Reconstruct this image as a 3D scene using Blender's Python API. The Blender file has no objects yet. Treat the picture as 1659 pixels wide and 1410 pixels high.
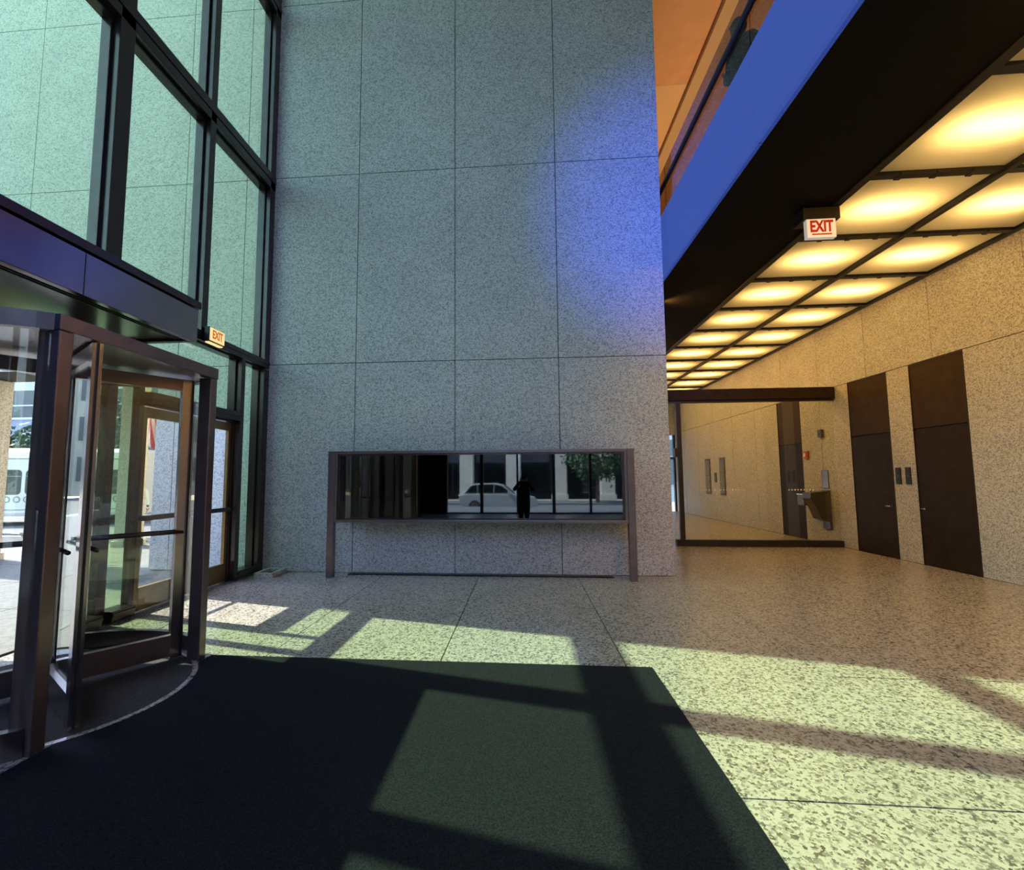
import bpy, bmesh, math, random
from mathutils import Vector, Matrix

random.seed(7)
S = bpy.context.scene
COL = S.collection

# ---------------------------------------------------------------- camera
W_PX, H_PX, F_PX = 1659.0, 1410.0, 788.7
yaw, pitch, roll = math.radians(-4.94), math.radians(5.082), math.radians(-0.26)
cy, sy, cp, sp = math.cos(yaw), math.sin(yaw), math.cos(pitch), math.sin(pitch)
fwd = Vector((sy * cp, cy * cp, sp))
rgt = Vector((cy, -sy, 0))
upv = rgt.cross(fwd)
cR = rgt * math.cos(roll) + upv * math.sin(roll)
cU = -rgt * math.sin(roll) + upv * math.cos(roll)
cam = bpy.data.objects.new('camera', bpy.data.cameras.new('camera'))
COL.objects.link(cam)
cam.matrix_world = Matrix(((cR.x, cU.x, -fwd.x, 0), (cR.y, cU.y, -fwd.y, 0), (cR.z, cU.z, -fwd.z, 1.5), (0, 0, 0, 1)))
cam.data.sensor_fit = 'HORIZONTAL'
cam.data.sensor_width = 36
cam.data.lens = F_PX / W_PX * 36
cam.data.shift_x = 50.0 / W_PX
cam.data.clip_start = 0.02
cam.data.clip_end = 400
S.camera = cam

# ---------------------------------------------------------------- world, sun, exposure
wd = bpy.data.worlds.new('world')
S.world = wd
wd.use_nodes = True
wn = wd.node_tree.nodes
bg = wn['Background']
sky = wn.new('ShaderNodeTexSky')
sky.sky_type = 'NISHITA'
sky.sun_disc = False
sky.sun_elevation = math.radians(52)
sky.sun_rotation = math.radians(284)
sky.air_density = 1.0
sky.dust_density = 1.0
tint = wn.new('ShaderNodeMix')
tint.data_type = 'RGBA'
tint.blend_type = 'MULTIPLY'
tint.inputs['Factor'].default_value = 1.0
tint.inputs['B'].default_value = (0.97, 0.98, 1.08, 1)
wd.node_tree.links.new(sky.outputs[0], tint.inputs['A'])
wd.node_tree.links.new(tint.outputs['Result'], bg.inputs[0])
bg.inputs[1].default_value = 1.5

sun_l = bpy.data.lights.new('sun', 'SUN')
sun_l.energy = 16.5
sun_l.angle = math.radians(0.55)
sun_l.color = (1.0, 0.97, 0.82)
sun = bpy.data.objects.new('sun', sun_l)
COL.objects.link(sun)
sun.rotation_euler = Vector((1.0, -0.245, -1.325)).to_track_quat('-Z', 'Y').to_euler()
sun.location = (-20, 5, 30)

S.view_settings.view_transform = 'Standard'
S.view_settings.look = 'None'
S.view_settings.exposure = 0.0
S.view_settings.gamma = 1.0
S.view_settings.use_curve_mapping = False
S.cycles.transparent_max_bounces = 40
S.cycles.max_bounces = 10
S.cycles.diffuse_bounces = 5
S.cycles.glossy_bounces = 5
S.cycles.sample_clamp_indirect = 6.0
S.cycles.caustics_reflective = False
S.cycles.caustics_refractive = False

# ---------------------------------------------------------------- added blue spots without fixtures, for the wash on wall and canopy
def spot(name, loc, target, energy, color, angle, size=0.15, blend=1.0):
    l = bpy.data.lights.new(name, 'SPOT')
    l.energy = energy
    l.color = color
    l.spot_size = math.radians(angle)
    l.spot_blend = blend
    l.shadow_soft_size = size
    o = bpy.data.objects.new(name, l)
    COL.objects.link(o)
    o.location = loc
    o.rotation_euler = (Vector(target) - Vector(loc)).to_track_quat('-Z', 'Y').to_euler()
    return o

BLUE = (0.04, 0.10, 1.0)
spot('added_blue_flood', (1.3, -3.2, 5.3), (2.8, 7.8, 5.9), 5200, BLUE, 31)
spot('added_blue_flood', (0.9, -0.6, 9.4), (-3.15, 2.05, 2.98), 6000, BLUE, 14)  # added to strengthen the blue on the canopy fascia

# ================================================================ helpers
def new_mat(name):
    m = bpy.data.materials.new(name)
    m.use_nodes = True
    n = m.node_tree.nodes
    return m, n, m.node_tree.links, n['Principled BSDF']

def plain(name, col, rough=0.5, metal=0.0, spec=0.5, noise=0.0, scale=30, emit=None, es=1.0):
    m, n, l, b = new_mat(name)
    b.inputs['Base Color'].default_value = (*col, 1)
    b.inputs['Roughness'].default_value = rough
    b.inputs['Metallic'].default_value = metal
    b.inputs['Specular IOR Level'].default_value = spec
    if noise:
        g = n.new('ShaderNodeNewGeometry')
        t = n.new('ShaderNodeTexNoise')
        t.inputs['Scale'].default_value = scale
        t.inputs['Detail'].default_value = 4
        l.new(g.outputs['Position'], t.inputs['Vector'])
        r = n.new('ShaderNodeValToRGB')
        r.color_ramp.elements[0].position = 0.3
        r.color_ramp.elements[1].position = 0.7
        r.color_ramp.elements[0].color = (*[c * (1 - noise) for c in col], 1)
        r.color_ramp.elements[1].color = (*[min(1, c * (1 + noise)) for c in col], 1)
        l.new(t.outputs['Fac'], r.inputs[0])
        l.new(r.outputs[0], b.inputs['Base Color'])
    if emit:
        b.inputs['Emission Color'].default_value = (*emit, 1)
        b.inputs['Emission Strength'].default_value = es
    return m

def granite(name, light, mid, dark, rough, scale=42, stretch=(1, 1, 1), cover=0.42, spec=0.5, coat=0.0):
    m, n, l, b = new_mat(name)
    g = n.new('ShaderNodeNewGeometry')
    mp = n.new('ShaderNodeMapping')
    mp.inputs['Scale'].default_value = stretch
    l.new(g.outputs['Position'], mp.inputs[0])
    nz = n.new('ShaderNodeTexNoise')
    nz.inputs['Scale'].default_value = scale * 0.9
    nz.inputs['Detail'].default_value = 3
    l.new(mp.outputs[0], nz.inputs['Vector'])
    mx = n.new('ShaderNodeMix')
    mx.data_type = 'VECTOR'
    mx.inputs['Factor'].default_value = 0.035
    l.new(mp.outputs[0], mx.inputs['A'])
    l.new(nz.outputs['Color'], mx.inputs['B'])
    v = n.new('ShaderNodeTexVoronoi')
    v.inputs['Scale'].default_value = scale
    l.new(mx.outputs['Result'], v.inputs['Vector'])
    sep = n.new('ShaderNodeSeparateColor')
    l.new(v.outputs['Color'], sep.inputs[0])
    r = n.new('ShaderNodeValToRGB')
    cr = r.color_ramp
    cr.elements[0].position = 0.0
    cr.elements[0].color = (*dark, 1)
    cr.elements[1].position = cover
    cr.elements[1].color = (*mid, 1)
    e = cr.elements.new(cover * 0.45)
    e.color = (*[d * 0.6 + q * 0.4 for d, q in zip(dark, mid)], 1)
    e = cr.elements.new(min(0.98, cover + 0.2))
    e.color = (*light, 1)
    l.new(sep.outputs[0], r.inputs[0])
    # broad tonal drift between areas of the stone
    n2 = n.new('ShaderNodeTexNoise')
    n2.inputs['Scale'].default_value = 1.3
    n2.inputs['Detail'].default_value = 3
    l.new(g.outputs['Position'], n2.inputs['Vector'])
    mr = n.new('ShaderNodeMapRange')
    mr.inputs['To Min'].default_value = 0.88
    mr.inputs['To Max'].default_value = 1.12
    l.new(n2.outputs['Fac'], mr.inputs['Value'])
    mm = n.new('ShaderNodeMix')
    mm.data_type = 'RGBA'
    mm.blend_type = 'MULTIPLY'
    mm.inputs['Factor'].default_value = 1
    l.new(r.outputs[0], mm.inputs['A'])
    l.new(mr.outputs[0], mm.inputs['B'])
    l.new(mm.outputs['Result'], b.inputs['Base Color'])
    b.inputs['Roughness'].default_value = rough
    b.inputs['Specular IOR Level'].default_value = spec
    b.inputs['Coat Weight'].default_value = coat
    b.inputs['Coat Roughness'].default_value = 0.12
    return m

def glass(name, tint, base=0.05, rough=0.0):
    """thin architectural glass: each face passes tinted light and mirrors a Schlick share"""
    m = bpy.data.materials.new(name)
    m.use_nodes = True
    n = m.node_tree.nodes
    l = m.node_tree.links
    n.clear()
    out = n.new('ShaderNodeOutputMaterial')
    tr = n.new('ShaderNodeBsdfTransparent')
    tr.inputs[0].default_value = (*[t ** 0.5 for t in tint], 1)
    gl = n.new('ShaderNodeBsdfGlossy')
    gl.inputs['Roughness'].default_value = rough
    gl.inputs[0].default_value = (0.9, 0.95, 0.92, 1)
    lw = n.new('ShaderNodeLayerWeight')
    lw.inputs['Blend'].default_value = 0.5
    p = n.new('ShaderNodeMath')
    p.operation = 'POWER'
    p.inputs[1].default_value = 5
    l.new(lw.outputs['Facing'], p.inputs[0])
    mr = n.new('ShaderNodeMapRange')
    mr.inputs['To Min'].default_value = base
    mr.inputs['To Max'].default_value = 1.0
    l.new(p.outputs[0], mr.inputs['Value'])
    mx = n.new('ShaderNodeMixShader')
    l.new(mr.outputs[0], mx.inputs[0])
    l.new(tr.outputs[0], mx.inputs[1])
    l.new(gl.outputs[0], mx.inputs[2])
    l.new(mx.outputs[0], out.inputs[0])
    return m

def carpet(name, c0, c1):
    m, n, l, b = new_mat(name)
    g = n.new('ShaderNodeNewGeometry')
    t = n.new('ShaderNodeTexNoise')
    t.inputs['Scale'].default_value = 130
    t.inputs['Detail'].default_value = 6
    t.inputs['Roughness'].default_value = 0.7
    l.new(g.outputs['Position'], t.inputs['Vector'])
    r = n.new('ShaderNodeValToRGB')
    r.color_ramp.elements[0].position = 0.38
    r.color_ramp.elements[1].position = 0.68
    r.color_ramp.elements[0].color = (*c0, 1)
    r.color_ramp.elements[1].color = (*c1, 1)
    l.new(t.outputs['Fac'], r.inputs[0])
    l.new(r.outputs[0], b.inputs['Base Color'])
    bp = n.new('ShaderNodeBump')
    bp.inputs['Strength'].default_value = 0.6
    bp.inputs['Distance'].default_value = 0.01
    l.new(t.outputs['Fac'], bp.inputs['Height'])
    l.new(bp.outputs[0], b.inputs['Normal'])
    b.inputs['Roughness'].default_value = 0.95
    b.inputs['Specular IOR Level'].default_value = 0.1
    return m

M = {}
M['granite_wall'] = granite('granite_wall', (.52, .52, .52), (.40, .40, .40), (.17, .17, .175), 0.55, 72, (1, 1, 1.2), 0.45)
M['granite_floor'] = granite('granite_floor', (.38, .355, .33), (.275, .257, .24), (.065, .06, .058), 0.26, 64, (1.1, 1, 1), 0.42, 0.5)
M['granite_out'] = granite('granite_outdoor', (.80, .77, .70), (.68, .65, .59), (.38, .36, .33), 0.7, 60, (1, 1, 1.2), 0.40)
M['joint'] = plain('dark_joint_mortar', (.05, .05, .05), 0.9)  # dark backing seen between the stone panels
M['bronze'] = plain('dark_bronze', (.085, .068, .068), 0.24, 0.8, 0.5, 0.12, 6)
M['bronze_mid'] = plain('brushed_bronze', (.20, .155, .160), 0.28, 0.8, 0.5, 0.10, 9)
M['bronze_gold'] = plain('golden_bronze', (.30, .20, .085), 0.34, 0.75, 0.5, 0.12, 9)
M['black'] = plain('black_metal', (.018, .016, .015), 0.42, 0.2, 0.4)
M['soffit'] = plain('black_soffit_paint', (.004, .0035, .0035), 0.7, 0.0, 0.12, 0.2, 4)
M['canopy_soffit'] = plain('canopy_soffit_metal', (.16, .16, .12), 0.22, 0.6, 0.5, 0.1, 5)
M['bronze_satin'] = plain('satin_bronze', (.34, .30, .32), 0.18, 0.95, 0.5, 0.08, 5)
M['brass'] = plain('brass', (.85, .62, .22), 0.22, 1.0)
M['chrome'] = plain('chrome', (.7, .7, .7), 0.15, 1.0)
M['steel'] = plain('dark_stainless', (.075, .055, .04), 0.32, 0.5)
M['walnut'] = plain('dark_brown_door', (.024, .014, .009), 0.45, 0.0, 0.10, 0.25, 7)
M['walnut_hi'] = plain('dark_brown_transom', (.036, .021, .012), 0.5, 0.0, 0.10, 0.2, 7)
M['glass_green'] = glass('green_tinted_glass', (.41, .57, .34), 0.05)
M['glass_clear'] = glass('clear_glass', (.93, .94, .91), 0.06)
M['glass_rear'] = glass('lobby_street_glass', (.74, .82, .95), 0.04)
M['glass_part'] = glass('partition_glass', (.86, .89, .80), 0.045)
M['glass_brown'] = glass('brown_balustrade_glass', (.46, .33, .22), 0.012)
M['carpet'] = carpet('entrance_mat_pile', (.004, .005, .008), (.024, .028, .036))
M['carpet_grey'] = carpet('drum_mat_pile', (.030, .032, .035), (.095, .098, .10))
M['white'] = plain('white_paint', (.78, .77, .73), 0.6)
M['plenum'] = plain('plenum_white', (.80, .78, .72), 0.8)
M['orange'] = plain('apricot_ceiling_paint', (.80, .46, .24), 0.8, noise=.05, scale=3)
M['apricot'] = plain('pale_apricot_paint', (.86, .60, .33), 0.8)
M['tan'] = plain('tan_plaster', (.62, .46, .27), 0.8)
M['ceil'] = plain('lobby_ceiling_plaster', (.55, .55, .53), 0.8)

# dark mirror-like front of the notice case
def dark_mirror():
    m, n, l, b = new_mat('dark_case_glass')
    b.inputs['Base Color'].default_value = (.15, .155, .145, 1)
    b.inputs['Metallic'].default_value = 1.0
    b.inputs['Roughness'].default_value = 0.02
    return m
M['case_glass'] = dark_mirror()

# opal sheet, lit from the lamps above it
def opal():
    m = bpy.data.materials.new('opal_diffuser')
    m.use_nodes = True
    n = m.node_tree.nodes
    l = m.node_tree.links
    n.clear()
    out = n.new('ShaderNodeOutputMaterial')
    t = n.new('ShaderNodeBsdfTranslucent')
    t.inputs[0].default_value = (.80, .76, .66, 1)
    d = n.new('ShaderNodeBsdfDiffuse')
    d.inputs[0].default_value = (.55, .50, .42, 1)
    mx = n.new('ShaderNodeMixShader')
    mx.inputs[0].default_value = 0.3
    l.new(t.outputs[0], mx.inputs[1])
    l.new(d.outputs[0], mx.inputs[2])
    l.new(mx.outputs[0], out.inputs[0])
    return m
M['opal'] = opal()
M['blue_led'] = plain('blue_backlit_panel', (.005, .006, .012), 0.6, spec=0.1, emit=(.042, .085, .38), es=0.95)

# ---- geometry
class MB:
    def __init__(s):
        s.v, s.f, s.m = [], [], []
    def _add(s, vs, fs, mi=0):
        o = len(s.v)
        s.v += [tuple(p) for p in vs]
        s.f += [tuple(i + o for i in q) for q in fs]
        s.m += [mi] * len(fs)
        return s
    def box(s, x0, x1, y0, y1, z0, z1, mi=0):
        vs = [(x0, y0, z0), (x1, y0, z0), (x1, y1, z0), (x0, y1, z0), (x0, y0, z1), (x1, y0, z1), (x1, y1, z1), (x0, y1, z1)]
        fs = [(0, 3, 2, 1), (4, 5, 6, 7), (0, 1, 5, 4), (1, 2, 6, 5), (2, 3, 7, 6), (3, 0, 4, 7)]
        return s._add(vs, fs, mi)
    def bar(s, a, b, w, h, mi=0, up=(0, 0, 1)):
        """rectangular bar from a to b, w sideways, h along up"""
        a, b = Vector(a), Vector(b)
        d = (b - a).normalized()
        u = Vector(up)
        sd = d.cross(u)
        if sd.length < 1e-5:
            u = Vector((0, 1, 0)); sd = d.cross(u)
        sd.normalize()
        u = sd.cross(d).normalized()
        vs = []
        for p in (a, b):
            for i, j in ((-1, -1), (1, -1), (1, 1), (-1, 1)):
                vs.append(p + sd * (w / 2 * i) + u * (h / 2 * j))
        return s._add(vs, [(0, 1, 2, 3), (7, 6, 5, 4), (0, 4, 5, 1), (1, 5, 6, 2), (2, 6, 7, 3), (3, 7, 4, 0)], mi)
    def tube(s, pts, rs, seg=10, mi=0, cap=True):
        pts = [Vector(p) for p in pts]
        if not isinstance(rs, (list, tuple)):
            rs = [rs] * len(pts)
        vs, fs = [], []
        ref = None
        for i, p in enumerate(pts):
            d = (pts[min(i + 1, len(pts) - 1)] - pts[max(i - 1, 0)]).normalized()
            if ref is None:
                ref = Vector((0, 0, 1)) if abs(d.z) < .9 else Vector((1, 0, 0))
            a = d.cross(ref).normalized()
            b = a.cross(d).normalized()
            ref = b
            for k in range(seg):
                t = 2 * math.pi * k / seg
                vs.append(p + (a * math.cos(t) + b * math.sin(t)) * rs[i])
        for i in range(len(pts) - 1):
            for k in range(seg):
                k2 = (k + 1) % seg
                fs.append((i * seg + k, (i + 1) * seg + k, (i + 1) * seg + k2, i * seg + k2))
        if cap:
            fs.append(tuple(range(seg)))
            fs.append(tuple(reversed(range((len(pts) - 1) * seg, len(pts) * seg))))
        return s._add(vs, fs, mi)
    def prism(s, poly, axis, a, b, mi=0):
        """polygon (2-D) swept along axis 'x','y' or 'z' between a and b"""
        n = len(poly)
        def P(p, t):
            return {'x': (t, p[0], p[1]), 'y': (p[0], t, p[1]), 'z': (p[0], p[1], t)}[axis]
        vs = [P(p, a) for p in poly] + [P(p, b) for p in poly]
        fs = [tuple(reversed(range(n))), tuple(range(n, 2 * n))]
        fs += [(i, (i + 1) % n, (i + 1) % n + n, i + n) for i in range(n)]
        return s._add(vs, fs, mi)
    def ringseg(s, c, r0, r1, z0, z1, a0, a1, seg=16, mi=0, closed=False):
        vs, fs = [], []
        for i in range(seg + 1):
            t = a0 + (a1 - a0) * i / seg
            co, si = math.cos(t), math.sin(t)
            for r, z in ((r0, z0), (r1, z0), (r1, z1), (r0, z1)):
                vs.append((c[0] + r * co, c[1] + r * si, z))
        for i in range(seg):
            for k in range(4):
                k2 = (k + 1) % 4
                fs.append((i * 4 + k, i * 4 + k2, i * 4 + 4 + k2, i * 4 + 4 + k))
        if not closed:
            fs.append((3, 2, 1, 0))
            fs.append(tuple(seg * 4 + k for k in range(4)))
        return s._add(vs, fs, mi)
    def blob(s, c, r, seg=10, rings=7, mi=0, jit=0.0):
        c = Vector(c)
        if not isinstance(r, (list, tuple)):
            r = (r, r, r)
        vs, fs = [], []
        for i in range(rings + 1):
            ph = math.pi * i / rings
            for k in range(seg):
                t = 2 * math.pi * k / seg
                q = 1 + random.uniform(-jit, jit)
                vs.append((c.x + r[0] * q * math.sin(ph) * math.cos(t), c.y + r[1] * q * math.sin(ph) * math.sin(t), c.z + r[2] * q * math.cos(ph)))
        for i in range(rings):
            for k in range(seg):
                k2 = (k + 1) % seg
                fs.append((i * seg + k, (i + 1) * seg + k, (i + 1) * seg + k2, i * seg + k2))
        return s._add(vs, fs, mi)
    def build(s, name, mats, parent=None, smooth=False, bevel=0.0):
        me = bpy.data.meshes.new(name)
        me.from_pydata(s.v, [], s.f)
        if not isinstance(mats, (list, tuple)):
            mats = [mats]
        for q in mats:
            me.materials.append(q)
        me.polygons.foreach_set('material_index', s.m)
        bm = bmesh.new()
        bm.from_mesh(me)
        bmesh.ops.recalc_face_normals(bm, faces=bm.faces)
        if bevel:
            bmesh.ops.bevel(bm, geom=[e for e in bm.edges if e.calc_face_angle(0) > 0.6], offset=bevel, segments=2, affect='EDGES', profile=0.6)
        bm.to_mesh(me)
        bm.free()
        if smooth:
            me.polygons.foreach_set('use_smooth', [True] * len(me.polygons))
        o = bpy.data.objects.new(name, me)
        COL.objects.link(o)
        if parent is not None:
            o.parent = parent
            o.matrix_parent_inverse = parent_inv(parent)
        return o

def world_of(o):
    m = o.matrix_basis.copy()
    if o.parent is not None:
        m = world_of(o.parent) @ o.matrix_parent_inverse @ m
    return m

def parent_inv(p):
    return world_of(p).inverted()

def tag(o, label, cat, group=None, kind=None):
    o['label'] = label
    o['category'] = cat
    if group:
        o['group'] = group
    if kind:
        o['kind'] = kind
    return o

def root(name, loc, label, cat, group=None, kind=None):
    o = bpy.data.objects.new(name, None)
    COL.objects.link(o)
    o.location = loc
    o.empty_display_size = 0.2
    return tag(o, label, cat, group, kind)

def bx(name, b, mat, parent=None, bevel=0.0):
    return MB().box(*b).build(name, mat, parent, bevel=bevel)

def text_mesh(txt, name, mat, parent, loc, rot, size, depth=0.003, sx=1.0, bold=0.0):
    cu = bpy.data.curves.new(name, 'FONT')
    cu.body = txt
    cu.size = size
    cu.extrude = depth
    cu.offset = bold
    cu.align_x = 'CENTER'
    cu.align_y = 'CENTER'
    t = bpy.data.objects.new(name, cu)
    COL.objects.link(t)
    dg = bpy.context.evaluated_depsgraph_get()
    me = bpy.data.meshes.new_from_object(t.evaluated_get(dg))
    bpy.data.objects.remove(t)
    bpy.data.curves.remove(cu)
    me.transform(Matrix.Diagonal((sx, 1, 1, 1)))
    me.transform(Matrix.Translation(loc) @ rot.to_4x4())
    me.materials.clear()
    me.materials.append(mat)
    o = bpy.data.objects.new(name, me)
    COL.objects.link(o)
    if parent:
        o.parent = parent
        o.matrix_parent_inverse = parent_inv(parent)
    return o

# ================================================================ SETTING
XL, XR, YB, YR, YF = -4.45, 6.78, 7.80, -6.0, 22.5   # left glass, right wall, back wall, rear glass, far end
GAP = 0.006

# ---- floor: bed plus slabs
floor = tag(bx('floor', (XL - .1, XR + .034, YR - .1, YF + .1, -.30, -.03), M['joint']), 'polished speckled granite floor of the lobby', 'floor', kind='structure')
slab_cache = {}
def slab(x0, x1, y0, y1):
    key = (round(x1 - x0, 3), round(y1 - y0, 3)); GAP = .005
    if key not in slab_cache:
        w, d = key
        o = MB().box(GAP, w - GAP, GAP, d - GAP, -.03, 0).build('floor_slab', M['granite_floor'], floor)
        slab_cache[key] = o
    else:
        o = slab_cache[key].copy()
        COL.objects.link(o)
    o.location = (x0, y0, 0)
xs = [XL] + [-3.7 + 1.5 * k for k in range(7)] + [XR]
for i in range(len(xs) - 1):
    y = (2.52 if i % 2 == 0 else 1.02) - 9
    while y < YF:
        a, b = max(y, YR), min(y + 3.0, YF)
        if b - a > .05:
            slab(xs[i], xs[i + 1], a, b)
        y += 3.0

# ---- granite walls: backing plus panels
def stone_wall(name, label, backing, panels, axis, face, thick, mat='granite_wall', sgn=1):
    """panels: list of (u0,u1,z0,z1); axis 'y' -> wall plane y=face, u is x; axis 'x' -> plane x=face, u is y"""
    w = MB()
    for b in backing:
        w.box(*b)
    w = tag(w.build(name, M['joint']), label, 'wall', kind='structure')
    cache = {}
    for u0, u1, z0, z1 in panels:
        key = (round(u1 - u0, 3), round(z1 - z0, 3))
        if key not in cache:
            q = MB()
            lo, hi = (face, face + sgn * thick) if sgn > 0 else (face + sgn * thick, face)
            if axis == 'y':
                q.box(GAP, key[0] - GAP, lo, hi, GAP, key[1] - GAP)
            else:
                q.box(lo, hi, GAP, key[0] - GAP, GAP, key[1] - GAP)
            o = q.build('granite_panel', M[mat], w)
            cache[key] = o
        else:
            o = cache[key].copy()
            COL.objects.link(o)
        o.location = (u0, 0, z0) if axis == 'y' else (0, u0, z0)
    return w

ZR = [0.0, 3.435, 6.77, 10.07, 12.6]
XBW = [-4.45, -2.775, -1.10, 0.585, 2.28]
pan = [(XBW[i], XBW[i + 1], ZR[j], ZR[j + 1]) for i in range(4) for j in range(4)]
wall_back = stone_wall('wall_back', 'tall grey speckled granite panel wall behind the notice case', [(XL, 2.25, YB + .03, YB + .50, -.28, 12.6)], pan, 'y', YB, .04)
# end face of the wall slab, seen from the corridor
for j in range(4):
    bx('granite_panel', (2.25, 2.28, YB + .045, YB + .50, ZR[j] + GAP, ZR[j + 1] - GAP), M['granite_wall'], wall_back)

# exterior continuation of the same wall, with an open bay beneath
XO = [-4.45, -4.81, -5.94, -7.45, -8.97, -10.48, -11.3]
pan = []
for i in range(len(XO) - 1):
    for j in range(4):
        z0 = ZR[j]
        if i >= 2 and j == 0:
            continue
        pan.append((XO[i + 1], XO[i], z0, ZR[j + 1]))
    pan += [(XO[i + 1], XO[i], 12.6 + 3.4 * j, min(30, 16.0 + 3.4 * j)) for j in range(5)]
pan.append((-6.28, -5.94, 0, ZR[1]))
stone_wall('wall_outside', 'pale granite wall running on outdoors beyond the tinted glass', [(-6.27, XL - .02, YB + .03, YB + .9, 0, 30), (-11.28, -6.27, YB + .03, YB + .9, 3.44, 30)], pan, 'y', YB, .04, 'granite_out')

# right wall with door openings
D3, D4, D5 = (8.0, 9.07), (9.605, 10.70), (12.50, 13.58)
ZD = 3.455
pan = []
def split(a, b, step=1.577, off=8.549):
    ks = [a]
    k = math.ceil((a - off) / step + 1e-6)
    while off + k * step < b - .12:
        if off + k * step > a + .12:
            ks.append(off + k * step)
        k += 1
    ks.append(b)
    return list(zip(ks[:-1], ks[1:]))
for a, b in ((YR, D3[0]), (D3[1], D4[0]), (D4[1], D5[0]), (D5[1], YF)):
    pan += [(p, q, 0, ZD) for p, q in split(a, b)]
pan += [(p, q, ZD, 5.2) for p, q in split(YR, YF)]
wall_right = stone_wall('wall_right', 'warm lit granite wall with tall brown doors', [(XR + .035, XR + .4, YR, YF, -.28, 12.6)], pan, 'x', XR, .04)
bx('plaster_field', (XR + .002, XR + .03, YR, YF, 5.21, 12.5), M['tan'], wall_right)

wall_left = tag(bx('wall_left', (XL - .12, XL + .12, YR, 1.38, 0, 12.6), M['black']), 'dark bronze clad wall left of the photographer', 'wall', kind='structure')
bx('lower_cladding', (XL - .10, XL + .10, 1.385, 2.215, 0, 3.33), M['black'], wall_left)
wr = MB().box(XL, -3.3, YR - .12, YR + .12, 0, 12.6).box(4.3, XR, YR - .12, YR + .12, 0, 5.2).box(2.4, XR, YR - .12, YR + .12, 5.2, 12.6)  # right-hand boxes added solid to keep cool sky light off the right wall
tag(wr.build('wall_rear', M['black']), 'dark bronze walls beside the street glass behind the photographer', 'wall', kind='structure')

# ceilings
tag(bx('ceiling', (XL - .2, XR + .4, YR - .2, YB + .5, 12.6, 12.8), M['ceil']), 'high plaster ceiling over the tall lobby', 'ceiling', kind='structure')

# ---- mezzanine slab, black soffit, luminous ceiling
ZC = 4.85
mz = MB().box(2.46, XR + .03, YR, YF, 5.20, 5.35)
mez = tag(mz.build('ceiling_slab', M['plenum']), 'mezzanine floor slab above the luminous ceiling', 'ceiling', kind='structure')
soff = MB().box(2.40, 3.88, YR, YF, ZC, 5.195)
tag(soff.build('trim_1', M['soffit']), 'wide black soffit band beside the luminous ceiling', 'soffit', kind='structure')
bx('edge_bead', (3.84, 3.90, YR, YF, ZC - .02, ZC - .002), M['black'], bpy.data.objects['trim_1'])

lum = root('ceiling_luminous', (5.3, 7.0, ZC), 'luminous ceiling of warm glowing square panels in a black grid', 'ceiling', kind='structure')
YC = [7.0 + 1.45 * k for k in range(-9, 11)]
def grid_bar(name, b):
    q = MB()
    x0, x1, y0, y1, z0, z1 = b
    q.box(x0, x1, y0, y1, z0, z1)
    return q.build(name, M['black'], lum)
grid_bar('grid_runner', (3.885, 3.94, YR, YF, ZC - .015, ZC + .05))
grid_bar('grid_runner', (5.275, 5.345, YR, YF, ZC - .03, ZC + .05))
grid_bar('grid_runner', (6.70, XR, YR, YF, ZC - .015, ZC + .05))
for y in YC:
    for xa, xb in ((3.94, 5.275), (5.345, 6.70)):
        grid_bar('crossbar', (xa, xb, y - .045, y + .045, ZC - .012, ZC + .05))
        for t in (.22, .5, .78):                      # small clips on the crossbars
            xc = xa + (xb - xa) * t
            bx('panel_clip', (xc - .03, xc + .03, y - .062, y + .062, ZC - .018, ZC + .01), M['black'], lum)
lamp_i = 0
for i in range(len(YC) - 1):
    for xa, xb in ((3.94, 5.275), (5.345, 6.70)):
        ya, yb = YC[i] + .045, YC[i + 1] - .045
        me = bpy.data.meshes.new('light_panel')
        me.from_pydata([(xa, ya, ZC + .03), (xb, ya, ZC + .03), (xb, yb, ZC + .03), (xa, yb, ZC + .03)], [], [(3, 2, 1, 0)])
        me.materials.append(M['opal'])
        o = bpy.data.objects.new('light_panel', me)
        COL.objects.link(o)
        o.parent = lum
        o.matrix_parent_inverse = parent_inv(lum)
        la = bpy.data.lights.new('panel_lamp', 'AREA')
        la.shape = 'RECTANGLE'
        la.size, la.size_y = 0.75, 0.25
        la.energy = 13.5
        la.color = (1.0, .62, .19)
        lo = bpy.data.objects.new('panel_lamp', la)
        COL.objects.link(lo)
        lo.location = ((xa + xb) / 2, (ya + yb) / 2, ZC + .25)

# added warm spots for the right wall, hidden behind the granite end and overhead
for x, y, tx, ty, tz, en in ((2.62, 9.3, 6.7, 9.2, 2.6, 150), (3.0, 12.6, 6.7, 12.6, 2.2, 190), (3.3, 15.4, 6.7, 15.4, 2.0, 190), (3.3, 18.6, 6.7, 18.6, 2.0, 190),
                             (3.3, 2.4, 6.6, 6.4, 2.0, 430), (3.3, -.4, 6.7, 3.0, 1.8, 260)):
    spot('added_warm_spot', (x, y, ZC - .06), (tx, ty, tz), en * 1.45, (1.0, .47, .08), 130, .03)

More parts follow.
